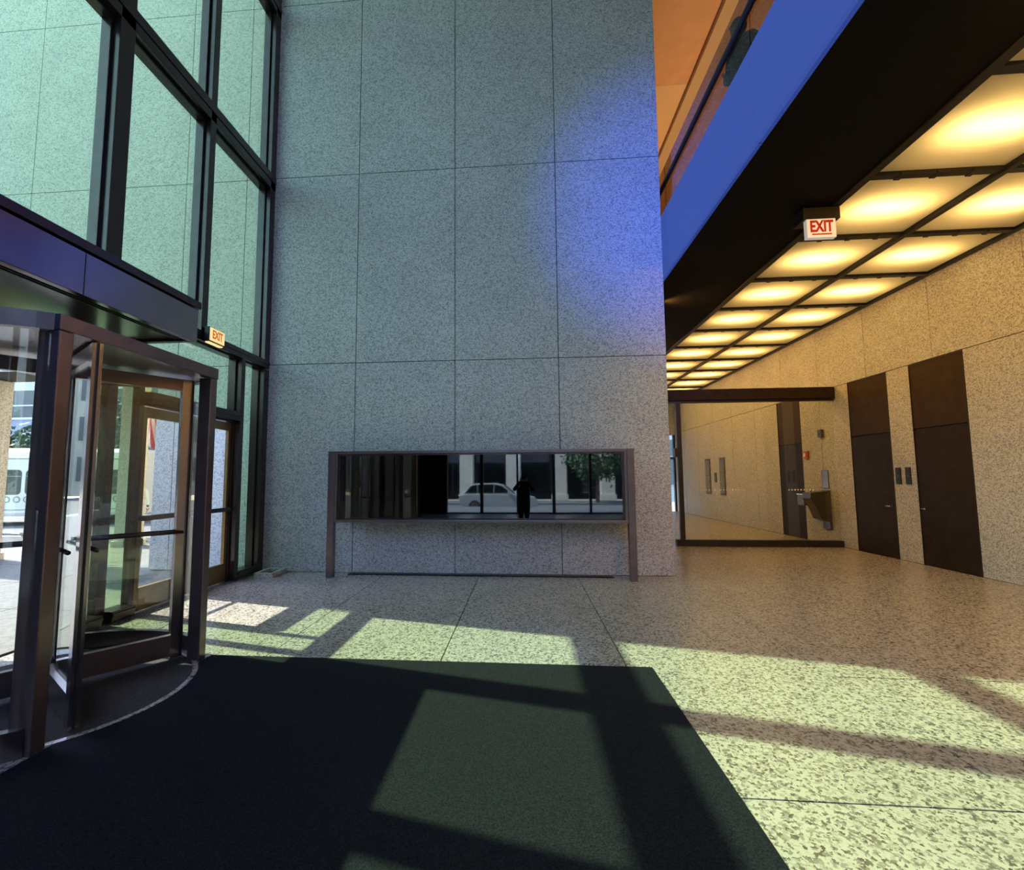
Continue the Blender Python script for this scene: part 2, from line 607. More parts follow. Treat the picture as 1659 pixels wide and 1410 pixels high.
# ---- blue backlit fascia of the mezzanine, balustrade
fas = root('trim_2', (2.4, 7.0, ZC), 'bright blue backlit fascia band along the mezzanine edge', 'fascia', kind='structure')
yy = [-6.0, -4.15, -1.15, 1.85, 4.85, 7.85, 10.85]
for a, b in zip(yy[:-1], yy[1:]):
    bx('fascia_panel', (2.36, 2.44, a + .004, b - .004, ZC, 5.88), M['blue_led'], fas)
bal = root('balustrade', (2.4, 5, 5.88), 'brown glass balustrade with black handrail above the blue fascia', 'balustrade')
for a, b in zip(yy[:-1], yy[1:]):
    bx('glass_panel', (2.375, 2.395, a + .01, b - .01, 5.882, 6.62), M['glass_brown'], bal)
MB().tube([(2.36, YR, 6.30), (2.36, 10.8, 6.30)], .035, 12).build('handrail', M['black'], bal, smooth=True)

# ---- mezzanine room seen over the balustrade
cu = root('ceiling_mezzanine', (4, 7, 8.5), 'orange painted mezzanine ceiling with tan bulkhead', 'ceiling', kind='structure')
ZM = 10.3
bx('ceiling_field', (0.5, 3.95, YB + .51, 10.55, ZM, ZM + .12), M['orange'], cu)
bx('ceiling_field', (0.5, 3.95, 10.555, YF, ZM, ZM + .12), M['apricot'], cu)
bx('bulkhead', (3.79, XR, YB + .51, YF, ZM - .12, ZM - .001), M['tan'], cu)
bx('upper_wall', (2.29, XR, YB + .02, YB + .5, ZM - .02, 12.59), M['tan'], cu)
bx('upper_end_wall', (XL, XR, YF + .02, YF + .2, 5.21, 12.6), M['tan'], cu)
bx('core_side', (XL - .1, XL + .1, YB + .92, YF + .2, -.01, 12.6), M['tan'], cu)
bx('upper_roof', (XL - .1, XR + .3, YB + .51, YF + .2, 12.6, 12.75), M['tan'], cu)
bx('core_roof', (XL, 2.45, YB + .51, YF, 5.2, 5.35), M['plenum'], cu)
for yy_ in (8.8, 11.5, 14.5, 18):
    la = bpy.data.lights.new('mezzanine_uplight', 'AREA')
    la.shape = 'DISK'
    la.size = .5
    la.energy = 42
    la.color = (1.0, .60, .27)
    lo = bpy.data.objects.new('mezzanine_uplight', la)
    COL.objects.link(lo)
    lo.location = (4.6, yy_, 6.4)
    lo.rotation_euler = (math.pi, 0, 0)

# ================================================================ LEFT GLASS FACADE
XG = -4.42
fac = root('window_1', (XG, 4, 0), 'tall green tinted curtain wall left of the granite wall', 'window', kind='structure')
XI, XE = -4.28, -4.48
def mullion(y0, y1, z0, z1):
    q = MB()
    q.box(XE, -4.36, y0 - .035, y1 + .035, z0, z1)        # outer flange
    q.box(-4.36, XI, y0, y1, z0, z1)                       # inner fin
    return q.build('mullion', M['bronze'], fac, bevel=.006)
def transom(y0, y1, z0, z1, name='transom'):
    q = MB()
    h = z1 - z0
    q.box(XE, -4.35, y0, y1, z0 + .0, z1)
    q.box(-4.35, XI, y0, y1, z0 + h * .14, z1)
    q.box(XI, XI + .012, y0, y1, z0 + h * .55, z1 - .02)
    return q.build(name, M['bronze'], fac, bevel=.006)
def pane(y0, y1, z0, z1, mat='glass_green', par=None):
    return bx('pane', (XG - .006, XG + .006, y0, y1, z0, z1), M[mat], par or fac)
TR = [(3.335, 3.50), (6.47, 6.79), (9.78, 10.02)]
ZT = 12.6
for y0, y1 in ((7.64, 7.80), (6.03, 6.15), (4.50, 4.70), (2.98, 3.16), (1.40, 1.58)):
    mullion(y0, y1, 3.50, ZT)
for z0, z1 in TR:
    transom(1.4, 7.80, z0, z1)
cols = [(1.58, 2.98), (3.16, 4.50), (4.70, 6.03), (6.15, 7.64)]
rows = [(3.50, 6.47), (6.79, 9.78), (10.02, ZT)]
for a, b in cols:
    for c, d in rows:
        pane(a - .03, b + .03, c - .02, d + .02)
# lower storey
mullion(7.64, 7.80, 0, 3.335)
def slim_mullion(y0, y1, z0, z1):
    return bx('mullion', (-4.46, -4.37, y0, y1, z0, z1), M['bronze'], fac, .006)
mullion(7.0, 7.10, 0, 3.335)
slim_mullion(5.16, 5.235, 0, 3.335)
slim_mullion(4.74, 4.86, 0, 3.335)
mullion(4.36, 4.46, 0, 3.335)
mullion(2.22, 2.32, 0, 3.335)
transom(7.10, 7.64, 0, .13, 'sill')
pane(7.08, 7.66, .11, 3.345)
transom(4.86, 5.16, 0, .13, 'sill')
pane(4.85, 5.17, .11, 3.345)
transom(4.46, 4.74, 0, .13, 'sill')
pane(4.45, 4.75, .11, 3.345)
transom(5.235, 7.0, 2.36, 2.52, 'door_header')
pane(5.22, 7.02, 2.50, 3.345)
transom(2.32, 4.36, 2.47, 2.60, 'door_header')
pane(2.30, 4.38, 2.58, 3.345)

# ---- pair of swing doors in the facade
def swing_leaf(name, y0, y1, label, hinge_far):
    r = root(name, (XG, (y0 + y1) / 2, 0), label, 'door', kind='structure')
    xa, xb = XG - .025, XG + .025
    for a, b in ((y0 + .004, y0 + .085), (y1 - .085, y1 - .004)):
        bx('stile', (xa, xb, a, b, .012, 2.35), M['bronze_gold'], r, .004)
    bx('top_rail', (xa, xb, y0 + .085, y1 - .085, 2.23, 2.35), M['bronze_gold'], r)
    bx('bottom_rail', (xa, xb, y0 + .085, y1 - .085, .012, .27), M['bronze_gold'], r)
    bx('pane', (XG - .006, XG + .006, y0 + .08, y1 - .08, .26, 2.24), M['glass_clear'], r)
    pb = bx('push_bar', (xb + .03, xb + .07, y0 + .03, y1 - .03, 1.03, 1.09), M['bronze'], r, .006)
    for yk in (y0 + .05, y1 - .05):
        bx('bracket', (xb, xb + .03, yk - .02, yk + .02, 1.035, 1.085), M['bronze'], pb)
    ys = y0 + .05 if hinge_far else y1 - .05
    for z in (.86, 1.0):
        MB().tube([(xb + .004, ys, z), (xb + .004, ys, z + .075)], [.012, .009], 8).build('lock_cylinder', M['brass'], r, smooth=True)
    return r
swing_leaf('door_1', 5.24, 6.145, 'near golden bronze glass door leaf beside the revolving door', False)
swing_leaf('door_2', 6.165, 7.0, 'far golden bronze glass door leaf nearest the granite wall', True)

# ---- canopy over the revolving door
can = root('entrance_canopy', (-3.7, 2, 2.83), 'dark bronze entrance canopy above the revolving door', 'canopy')
bx('fascia', (-3.21, -3.15, -1.2, 4.38, 2.83, 3.15), M['bronze_satin'], can, .004)
bx('cap', (-4.26, -3.13, -1.2, 4.40, 3.16, 3.23), M['bronze'], can, .006)
bx('outer_canopy', (-6.6, -4.50, -1.2, 4.38, 2.83, 3.23), M['bronze'], can, .006)
bx('end_fascia', (-4.26, -3.212, 4.32, 4.38, 2.83, 3.155), M['bronze'], can)
q = MB().box(-4.26, -3.33, -1.2, 4.318, 2.86, 2.90)
q.build('soffit_plate', M['canopy_soffit'], can)
for k in range(3):
    xk = -3.32 + k * .036
    bx('gap_strip', (xk, xk + .012, -1.2, 4.318, 2.845, 2.93), M['black'], can)  # black strips stand in for the dark of the shadow gap
for y in (.6, 3.15):
    bx('fascia_joint', (-3.1512, -3.1488, y - .004, y + .004, 2.832, 3.148), M['black'], can)

# ================================================================ REVOLVING DOOR
C = (-3.39, 3.295)
rv = root('revolving_door', (C[0], C[1], 0), 'four wing bronze revolving door with curved glass sides', 'door')
A = math.radians
for x0, x1, y0, y1, nm in ((-2.83, -2.69, 2.56, 2.65, 'post'), (-2.80, -2.69, 3.95, 4.035, 'post'), (-4.09, -3.92, 2.56, 2.65, 'post'), (-4.09, -3.92, 3.945, 4.035, 'post')):
    bx(nm, (x0, x1, y0, y1, 0, 2.38), M['bronze_mid'], rv, .008)
bx('header', (-2.76, -2.685, 2.555, 4.04, 2.38, 2.475), M['bronze_mid'], rv, .005)
bx('header', (-4.095, -4.02, 2.555, 4.04, 2.38, 2.475), M['bronze_mid'], rv, .005)
# roof plate of the drum
poly = [(C[0] + .985 * math.cos(A(t)), C[1] + .985 * math.sin(A(t))) for t in range(48, 133, 6)] + [(C[0] + .985 * math.cos(A(t)), C[1] + .985 * math.sin(A(t))) for t in range(228, 313, 6)]
MB().prism(poly, 'z', 2.39, 2.46).build('drum_roof', M['bronze_mid'], rv)
for a0, a1 in ((48, 132), (228, 312)):
    MB().ringseg(C, .945, 1.0, 2.375, 2.475, A(a0), A(a1), 18).build('side_header', M['bronze'], rv)
    MB().ringseg(C, .945, 1.0, 0.0, .15, A(a0), A(a1), 18).build('side_sill', M['bronze'], rv)
    MB().ringseg(C, .967, .979, .14, 2.385, A(a0), A(a1), 24).build('side_glass', M['glass_clear'], rv, smooth=False)
MB().ringseg(C, 0.0, .905, .001, .012, 0, 2 * math.pi, 48, closed=True).build('drum_mat', M['carpet_grey'], rv)
MB().ringseg(C, .908, .945, .001, .014, A(-47), A(47), 26).build('curb_ring', M['granite_floor'], rv)
MB().tube([(C[0], C[1], .012), (C[0], C[1], 2.39)], .022, 14).build('shaft', M['bronze'], rv, smooth=True)
for wi, ang in enumerate((-34.5, 55.5, 145.5, 235.5)):
    d = Vector((math.cos(A(ang)), math.sin(A(ang)), 0))
    nrm = Vector((-d.y, d.x, 0))
    c0 = Vector((C[0], C[1], 0))
    def P(r, z, o=0.0):
        return c0 + d * r + nrm * o + Vector((0, 0, z))
    w = MB().bar(P(.822, .03), P(.822, 2.365), .055, .085, up=d).build('wing_stile', M['bronze_satin'], rv)
    MB().bar(P(.05, .03), P(.05, 2.365), .035, .03, up=d).build('inner_stile', M['bronze'], w)
    MB().bar(P(.066, 2.315), P(.779, 2.315), .05, .10).build('top_rail', M['bronze_mid'], w)
    MB().bar(P(.066, .13), P(.779, .13), .05, .17).build('bottom_rail', M['bronze_mid'], w)
    MB().bar(P(.062, 1.24), P(.785, 1.24), .010, 2.07).build('wing_pane', M['glass_clear'], w)
    MB().bar(P(.871, .03), P(.871, 2.365), .012, .012, up=d).build('brush_seal', M['black'], w)
    for sd in (1, -1):
        pb = MB().tube([P(.12, 1.06, .07 * sd), P(.82, 1.06, .07 * sd)], .014, 10).build('push_bar', M['bronze'], w, smooth=True)

# ================================================================ GLASS PARTITION at y = 11.2
YP = 11.2
par = root('window_2', (5, YP, 0), 'frameless glass partition under a black header beam', 'window', kind='structure')
bx('header_beam', (2.3, XR - .01, YP - .10, YP + .12, 3.21, 3.455), M['walnut'], par, .006)
bx('glazing_channel', (2.3, XR - .01, YP - .04, YP + .04, 3.16, 3.208), M['black'], par)
bx('bottom_rail', (3.33, XR - .01, YP - .07, YP + .07, .005, .14), M['black'], par, .005)
bx('jamb_post', (3.42, 3.52, YP - .04, YP + .04, .142, 3.158), M['black'], par)
bx('door_lock', (3.36, 3.419, YP - .05, YP + .05, 1.95, 2.15), M['black'], par)
bx('pane', (3.52, XR - .012, YP - .007, YP + .007, .142, 3.16), M['glass_part'], par)
bx('pane', (2.3, 3.33, YP - .007, YP + .007, .06, 3.16), M['glass_part'], par)
q = MB()
for rng in ((3.95, 4.85), (5.75, 6.30)):
    x = rng[0]
    while x < rng[1]:
        q.tube([(x, YP - .0075, 1.22), (x, YP - .0095, 1.22)], .016, 8)
        x += .062
q.build('manifestation_dot', M['white'], par)['kind'] = 'stuff'

# ---- far end of the corridor
far = root('window_4', (5, YF, 0), 'bright glass end wall far beyond the partition', 'window', kind='structure')
bx('pane', (5.6, XR, YF - .01, YF + .01, 0.05, 3.4), M['glass_rear'], far)
bx('end_wall', (2.3, 5.6, YF - .1, YF + .1, 0, 5.2), M['granite_wall'], far)
bx('end_wall', (5.6, XR, YF - .1, YF + .1, 3.4, 5.2), M['granite_wall'], far)
for x in (5.64, 6.74):
    bx('mullion', (x - .04, x + .04, YF - .08, YF + .08, 0, 3.4), M['black'], far)
bx('transom', (5.6, XR, YF - .07, YF + .07, 2.3, 2.42), M['black'], far)
tag(bx('wall_far', (-4.4, 2.28, 12.0, 12.3, 0, 5.2), M['granite_wall']), 'granite wall closing the hall behind the lobby wall', 'wall', kind='structure')

# ---- rear street glass (behind the photographer, mirrored in the notice case)
rear = root('window_3', (2, YR, 0), 'street side glass front mirrored in the notice case', 'window', kind='structure')
xm = [-3.3 + 1.52 * k for k in range(6)]
for k, x in enumerate(xm):
    w = .05 if k % 2 == 0 else .09
    bx('mullion', (x - w / 2 - .02, x + w / 2 + .02, YR - .1, YR + .1, 0, ZC if x > 2.4 else 12.6), M['black'], rear)
for k in range(5):
    top = ZC if xm[k] > 2.0 else 12.6
    bx('pane', (xm[k] + .03, xm[k + 1] - .03, YR - .006, YR + .006, .06, top), M['glass_rear'], rear)
bx('sill', (-3.3, 4.3, YR - .09, YR + .09, 0, .06), M['black'], rear)
bx('transom', (-3.3, 4.3, YR - .08, YR + .08, 4.7, 4.85), M['black'], rear)

# ================================================================ RIGHT WALL DOORS
def slab_door(name, y0, y1, label, handle_y):
    r = root(name, (XR, (y0 + y1) / 2, 0), label, 'door', kind='structure')
    bx('leaf', (XR + .006, XR + .034, y0 + .012, y1 - .012, .008, 2.305), M['walnut'], r, .003)
    bx('transom_panel', (XR + .006, XR + .034, y0 + .012, y1 - .012, 2.325, ZD - .02), M['walnut_hi'], r, .003)
    for a, b in ((y0 + .0015, y0 + .012), (y1 - .012, y1 - .0015)):
        bx('jamb', (XR - .004, XR + .034, a, b, 0, ZD - .006), M['black'], r)
    bx('head_jamb', (XR - .004, XR + .034, y0 + .012, y1 - .012, ZD - .02, ZD - .006), M['black'], r)
    if handle_y:
        h = MB().tube([(XR + .006, handle_y, .95), (XR - .05, handle_y, .95)], .008, 8)
        h.tube([(XR - .05, handle_y, .95), (XR - .05, handle_y + (.09 if handle_y > 9.3 else -.09), .95)], .007, 8)
        h.build('lever_handle', M['chrome'], r, smooth=True)
        bx('lock_plate', (XR + .003, XR + .0058, handle_y - .018, handle_y + .018, .925, .975), M['steel'], r)
    return r
slab_door('door_3', *D3, 'nearest tall dark brown door in the right granite wall', 8.98)
slab_door('door_4', *D4, 'second tall dark brown door beside the glass partition', 9.72)
slab_door('door_5', *D5, 'tall dark brown door seen through the glass partition', 12.62)

# ================================================================ OBJECTS
# ---- notice case
nc = root('notice_case', (-.7, 7.5, 0), 'long bronze framed notice case with dark mirroring glass', 'display case')
x0, x1, z0, z1, yf = -3.03, 1.63, .86, 1.93, 7.36
for a, b in ((x0, x0 + .105), (x1 - .105, x1)):
    bx('leg', (a, b, yf - .005, yf + .10, 0, z1), M['bronze_mid'], nc, .005)
xi0, xi1 = x0 + .108, x1 - .108
bx('case_body', (xi0, xi1, yf + .075, YB - .01, z0 + .01, z1 - .01), M['bronze'], nc)
bx('top_frame', (xi0, xi1, yf, yf + .07, z1 - .045, z1), M['bronze_mid'], nc, .004)
bx('bottom_frame', (xi0, xi1, yf, yf + .07, z0 - .03, z0 + .012), M['bronze_mid'], nc, .004)
bx('side_frame', (xi0, xi0 + .04, yf, yf + .07, z0 + .012, z1 - .045), M['bronze_mid'], nc, .004)
bx('side_frame', (xi1 - .04, xi1, yf, yf + .07, z0 + .012, z1 - .045), M['bronze_mid'], nc, .004)
f2 = .026
for b in ((xi0 + .04, xi1 - .04, yf + .022, yf + .07, z1 - .045 - f2, z1 - .046), (xi0 + .04, xi1 - .04, yf + .022, yf + .07, z0 + .0125, z0 + .012 + f2),
          (xi0 + .041, xi0 + .04 + f2, yf + .022, yf + .07, z0 + .012 + f2, z1 - .046 - f2), (xi1 - .04 - f2, xi1 - .041, yf + .022, yf + .07, z0 + .012 + f2, z1 - .046 - f2)):
    bx('glazing_bead', b, M['bronze'], nc)
bx('dark_glass', (xi0 + .06, xi1 - .06, yf + .045, yf + .06, z0 + .03, z1 - .065), M['case_glass'], nc)

# ---- slot grille at the foot of the wall
sg = root('floor_grille', (-.7, 7.66, 0), 'long thin black floor grille under the notice case', 'grille')
bx('frame', (-2.77, 1.34, 7.60, 7.69, .001, .014), M['black'], sg)
for k in range(2):
    bx('bar', (-2.74, 1.31, 7.618 + .03 * k, 7.628 + .03 * k, .0142, .02), M['steel'], sg)

# ---- granite tray box in the corner
tb = root('stone_tray', (-3.98, 7.5, 0), 'low open granite tray on the floor by the glass corner', 'tray')
X0, X1, Y0, Y1 = -4.13, -3.84, 7.28, 7.74
bx('rim', (X0, X1, Y0, Y0 + .04, .001, .07), M['granite_wall'], tb)
bx('rim', (X0, X1, Y1 - .04, Y1, .001, .07), M['granite_wall'], tb)
bx('rim', (X0, X0 + .035, Y0 + .041, Y1 - .041, .001, .07), M['granite_wall'], tb)
bx('rim', (X1 - .035, X1, Y0 + .041, Y1 - .041, .001, .07), M['granite_wall'], tb)
bx('dark_base', (X0 + .036, X1 - .036, Y0 + .041, Y1 - .041, .001, .02), M['black'], tb)

# ---- entrance mat with the curved cut-out
poly = [(.99, 4.08), (-2.66, 4.08), (-2.67, 3.93)]
a_top = math.degrees(math.asin((4.06 - C[1]) / 1.04))
poly += [(C[0] + .95 * math.cos(A(t)), C[1] + .95 * math.sin(A(t))) for t in [40, 34, 28, 20, 12, 4, -4, -12, -20, -28, -34, -40]]
poly += [(-2.67, 2.66), (-2.67, -1.5), (.99, -1.5)]
mat_o = MB().prism(poly, 'z', .001, .013).build('entrance_mat', M['carpet'])
tag(mat_o, 'large black entrance mat with curved edge around the revolving door', 'mat')

# ---- exit signs
M['sign_white'] = plain('sign_face_white', (.80, .78, .74), .4, emit=(1, .93, .85), es=.28)
M['sign_glow'] = plain('sign_face_glowing', (.85, .75, .5), .4, emit=(1, .74, .30), es=.9)
M['sign_red'] = plain('sign_red_letters', (.42, .012, .008), .4, emit=(.8, .02, .01), es=.12)
M['sign_orange'] = plain('sign_orange_letters', (.75, .22, .06), .4, emit=(1, .22, .03), es=.35)
es = root('exit_sign', (3.72, 6.05, 4.67), 'white exit sign with red letters hanging below the black soffit', 'exit sign')
bx('mounting_box', (3.50, 3.93, 6.10, 6.34, 4.68, 4.828), M['black'], es, .004)
bx('housing', (3.53, 3.87, 6.10, 6.17, 4.44, 4.678), M['sign_white'], es, .004)
text_mesh('EXIT', 'lettering', M['sign_red'], es, Vector((3.70, 6.097, 4.575)), Matrix.Rotation(math.pi / 2, 3, 'X'), .20, .003, .66, .006)
bx('underline', (3.585, 3.815, 6.093, 6.0995, 4.472, 4.487), M['sign_red'], es)
e2 = root('exit_sign', (-4.22, 6.2, 3.4), 'glowing exit sign mounted on the curtain wall transom', 'exit sign')
bx('housing', (-4.262, -4.19, 6.06, 6.40, 3.36, 3.56), M['black'], e2, .005)
bx('sign_face', (-4.189, -4.180, 6.075, 6.385, 3.375, 3.55), M['sign_glow'], e2)
bx('lamp_strip', (-4.255, -4.20, 6.08, 6.38, 3.345, 3.3595), M['sign_glow'], e2)
text_mesh('EXIT', 'lettering', M['sign_orange'], e2, Vector((-4.178, 6.23, 3.462)), Matrix.Rotation(math.pi / 2, 3, 'Z') @ Matrix.Rotation(math.pi / 2, 3, 'X'), .16, .002, .68, .004)

# ---- plates between the doors
for (ya, yb), lab in zip(((9.19, 9.31), (9.415, 9.54)), ('black wall plate nearest the first brown door', 'black wall plate nearest the second brown door')):
    r = root('wall_plate', (XR, (ya + yb) / 2, 1.36), lab, 'wall plate', 'plates between the brown doors')
    bx('plate', (XR - .015, XR - .001, ya, yb, 1.36, 1.66), M['black'], r, .004)
    bx('button', (XR - .019, XR - .0155, (ya + yb) / 2 - .018, (ya + yb) / 2 + .018, 1.49, 1.53), M['steel'], r)

# ---- drinking fountain and small fittings beyond the partition
df = root('drinking_fountain', (XR, 11.8, .35), 'dark steel drinking fountain on the wall beyond the glass', 'drinking fountain')
bx('back_panel', (XR - .05, XR - .001, 11.50, 11.76, .34, 1.20), M['steel'], df, .004)
MB().prism([(XR - .052, 1.18), (XR - .40, 1.14), (XR - .42, 1.02), (XR - .30, .82), (XR - .20, .56), (XR - .052, .50)], 'y', 11.52, 11.86).build('basin', M['steel'], df, bevel=.01)
bx('side_basin', (XR - .36, XR - .002, 11.88, 12.16, .84, 1.09), M['steel'], df, .015)
bx('basin_rim', (XR - .37, XR - .002, 11.875, 12.165, 1.091, 1.105), M['chrome'], df)
MB().tube([(XR - .30, 11.70, 1.16), (XR - .30, 11.70, 1.205), (XR - .26, 11.70, 1.225)], .012, 8).build('spout', M['chrome'], df, smooth=True)
wp = root('access_panel', (XR, 11.64, 1.22), 'grey steel panel above the drinking fountain', 'panel')
bx('panel_face', (XR - .012, XR - .001, 11.52, 11.76, 1.235, 1.65), M['steel'], wp, .003)
bx('panel_frame', (XR - .0145, XR - .0122, 11.54, 11.74, 1.255, 1.63), M['bronze_mid'], wp)
sb = root('wall_sensor', (XR, 11.67, 2.4), 'small dark sensor box high on the wall above the fountain', 'sensor')
bx('box', (XR - .06, XR - .001, 11.60, 11.74, 2.39, 2.57), M['steel'], sb, .006)
bx('lens', (XR - .064, XR - .0605, 11.64, 11.70, 2.44, 2.50), M['black'], sb)
M['red'] = plain('alarm_red', (.45, .07, .03), .4)
al = root('fire_alarm', (XR, 12.3, 1.95), 'small red fire alarm strobe beside the far brown door', 'fire alarm')
bx('box', (XR - .05, XR - .001, 12.22, 12.36, 1.93, 2.11), M['red'], al, .006)
bx('strobe', (XR - .075, XR - .051, 12.26, 12.32, 1.98, 2.06), M['white'], al, .006)
M['mirror'] = plain('mirror_glass', (.75, .80, .78), .03, 1.0)
for (ya, yb), lab in zip(((18.40, 18.86), (17.11, 17.53)), ('farther narrow mirror panel on the corridor wall', 'nearer narrow mirror panel on the corridor wall')):
    r = root('narrow_mirror', (XR, (ya + yb) / 2, .9), lab, 'mirror', 'narrow mirrors on the corridor wall')
    bx('frame', (XR - .03, XR - .001, ya, yb, .89, 2.17), M['steel'], r, .004)
    bx('mirror', (XR - .034, XR - .0305, ya + .04, yb - .04, .95, 2.11), M['mirror'], r)
cp_ = root('call_panel', (XR, 17.95, 1.3), 'small black call panel between the narrow mirrors', 'call panel')
bx('plate', (XR - .02, XR - .001, 17.85, 18.03, 1.32, 1.66), M['black'], cp_, .003)
bx('button', (XR - .024, XR - .0205, 17.91, 17.97, 1.46, 1.52), M['chrome'], cp_)

# ================================================================ PEOPLE
def person(name, label, joints, edges, radii, mats, zone, head, hands=(), hair=None, smooth=1):
    """one skinned body mesh; zone(center)->material index"""
    me = bpy.data.meshes.new(name)
    me.from_pydata(joints, edges, [])
    o = bpy.data.objects.new(name, me)
    COL.objects.link(o)
    sk = o.modifiers.new('skin', 'SKIN')
    sk.use_smooth_shade = True
    for i, v in enumerate(me.skin_vertices[0].data):
        r = radii[i]
        v.radius = r if isinstance(r, (tuple, list)) else (r, r)
        v.use_root = (i == 0)
    sb_ = o.modifiers.new('sub', 'SUBSURF')
    sb_.levels = sb_.render_levels = smooth + 1
    dg = bpy.context.evaluated_depsgraph_get()
    dg.update()
    me2 = bpy.data.meshes.new_from_object(o.evaluated_get(dg))
    bm = bmesh.new()
    bm.from_mesh(me2)
    for hb in hands:                                   # palm and fingers joined into the body mesh
        q = MB()
        hand_geo(q, *hb)
        t = bpy.data.meshes.new('t')
        t.from_pydata(q.v, [], q.f)
        bm.from_mesh(t)
        bpy.data.meshes.remove(t)
    q = MB()
    hc, hr = Vector(head[0]), head[1]
    fd = Vector(head[2]).normalized()
    sdv = fd.cross(Vector((0, 0, 1))).normalized()
    q.blob(hc + fd * hr * .95 - Vector((0, 0, hr * .12)), (hr * .16, hr * .16, hr * .24), 8, 6)      # nose
    for sg_ in (1, -1):
        q.blob(hc + sdv * sg_ * hr * .84 - Vector((0, 0, hr * .05)), (hr * .16, hr * .16, hr * .28), 8, 6)   # ears
    t = bpy.data.meshes.new('t')
    t.from_pydata(q.v, [], q.f)
    bm.from_mesh(t)
    bpy.data.meshes.remove(t)
    bm.to_mesh(me2)
    bm.free()
    me2.materials.clear()
    for m in mats:
        me2.materials.append(m)
    for p in me2.polygons:
        p.material_index = zone(p.center)
        p.use_smooth = True
    bpy.data.objects.remove(o)
    bpy.data.meshes.remove(me)
    ob = bpy.data.objects.new(name, me2)
    COL.objects.link(ob)
    tag(ob, label, 'person')
    # eyes, mouth and hair as children
    for sg_ in (1, -1):
        eq = MB()
        eq.blob(hc + fd * hr * .86 + sdv * sg_ * hr * .36 + Vector((0, 0, hr * .12)), hr * .12, 8, 6)
        eq.build('eye', M['black'], ob, smooth=True)
    if hair:
        hq = MB()
        hq.blob(hc - fd * hr * .16 + Vector((0, 0, hr * .22)), (hr * .93, hr * .93, hr * 1.12), 14, 10)
        bmv = hq.build('hair', hair, ob, smooth=True)
    return ob

def hand_geo(q, wrist, direction, palm_n, size=.17):
    w, d, n = Vector(wrist), Vector(direction).normalized(), Vector(palm_n).normalized()
    s_ = d.cross(n).normalized()
    q.tube([w, w + d * size * .25, w + d * size * .5], [size * .17, size * .24, size * .22], 8)
    for k, ln in zip((-1.5, -.5, .5, 1.5), (.40, .48, .45, .34)):
        b = w + d * size * .47 + s_ * k * size * .115
        q.tube([b, b + d * size * ln * .5 + n * size * .05, b + d * size * ln * .85 + n * size * .2], [size * .062, size * .055, size * .045], 6)
    b = w + d * size * .15 - s_ * size * .2
    q.tube([b, b - s_ * size * .16 + d * size * .2, b - s_ * size * .16 + d * size * .42 + n * size * .08], [size * .075, size * .065, size * .05], 6)

M['cloth_dark'] = plain('dark_jacket', (.012, .012, .015), .9)
M['cloth_navy'] = plain('navy_trousers', (.018, .020, .030), .9)
M['skin'] = plain('skin_tone', (.42, .25, .17), .55)
M['skin_shade'] = plain('deep_skin_tone', (.10, .06, .045), .55)
M['hair'] = plain('dark_hair', (.012, .009, .008), .7)
M['phone'] = plain('phone_black', (.02, .02, .022), .25)
M['cloth_white'] = plain('white_shirt', (.72, .72, .70), .9)
M['cloth_grey'] = plain('grey_trousers', (.06, .06, .068), .9)

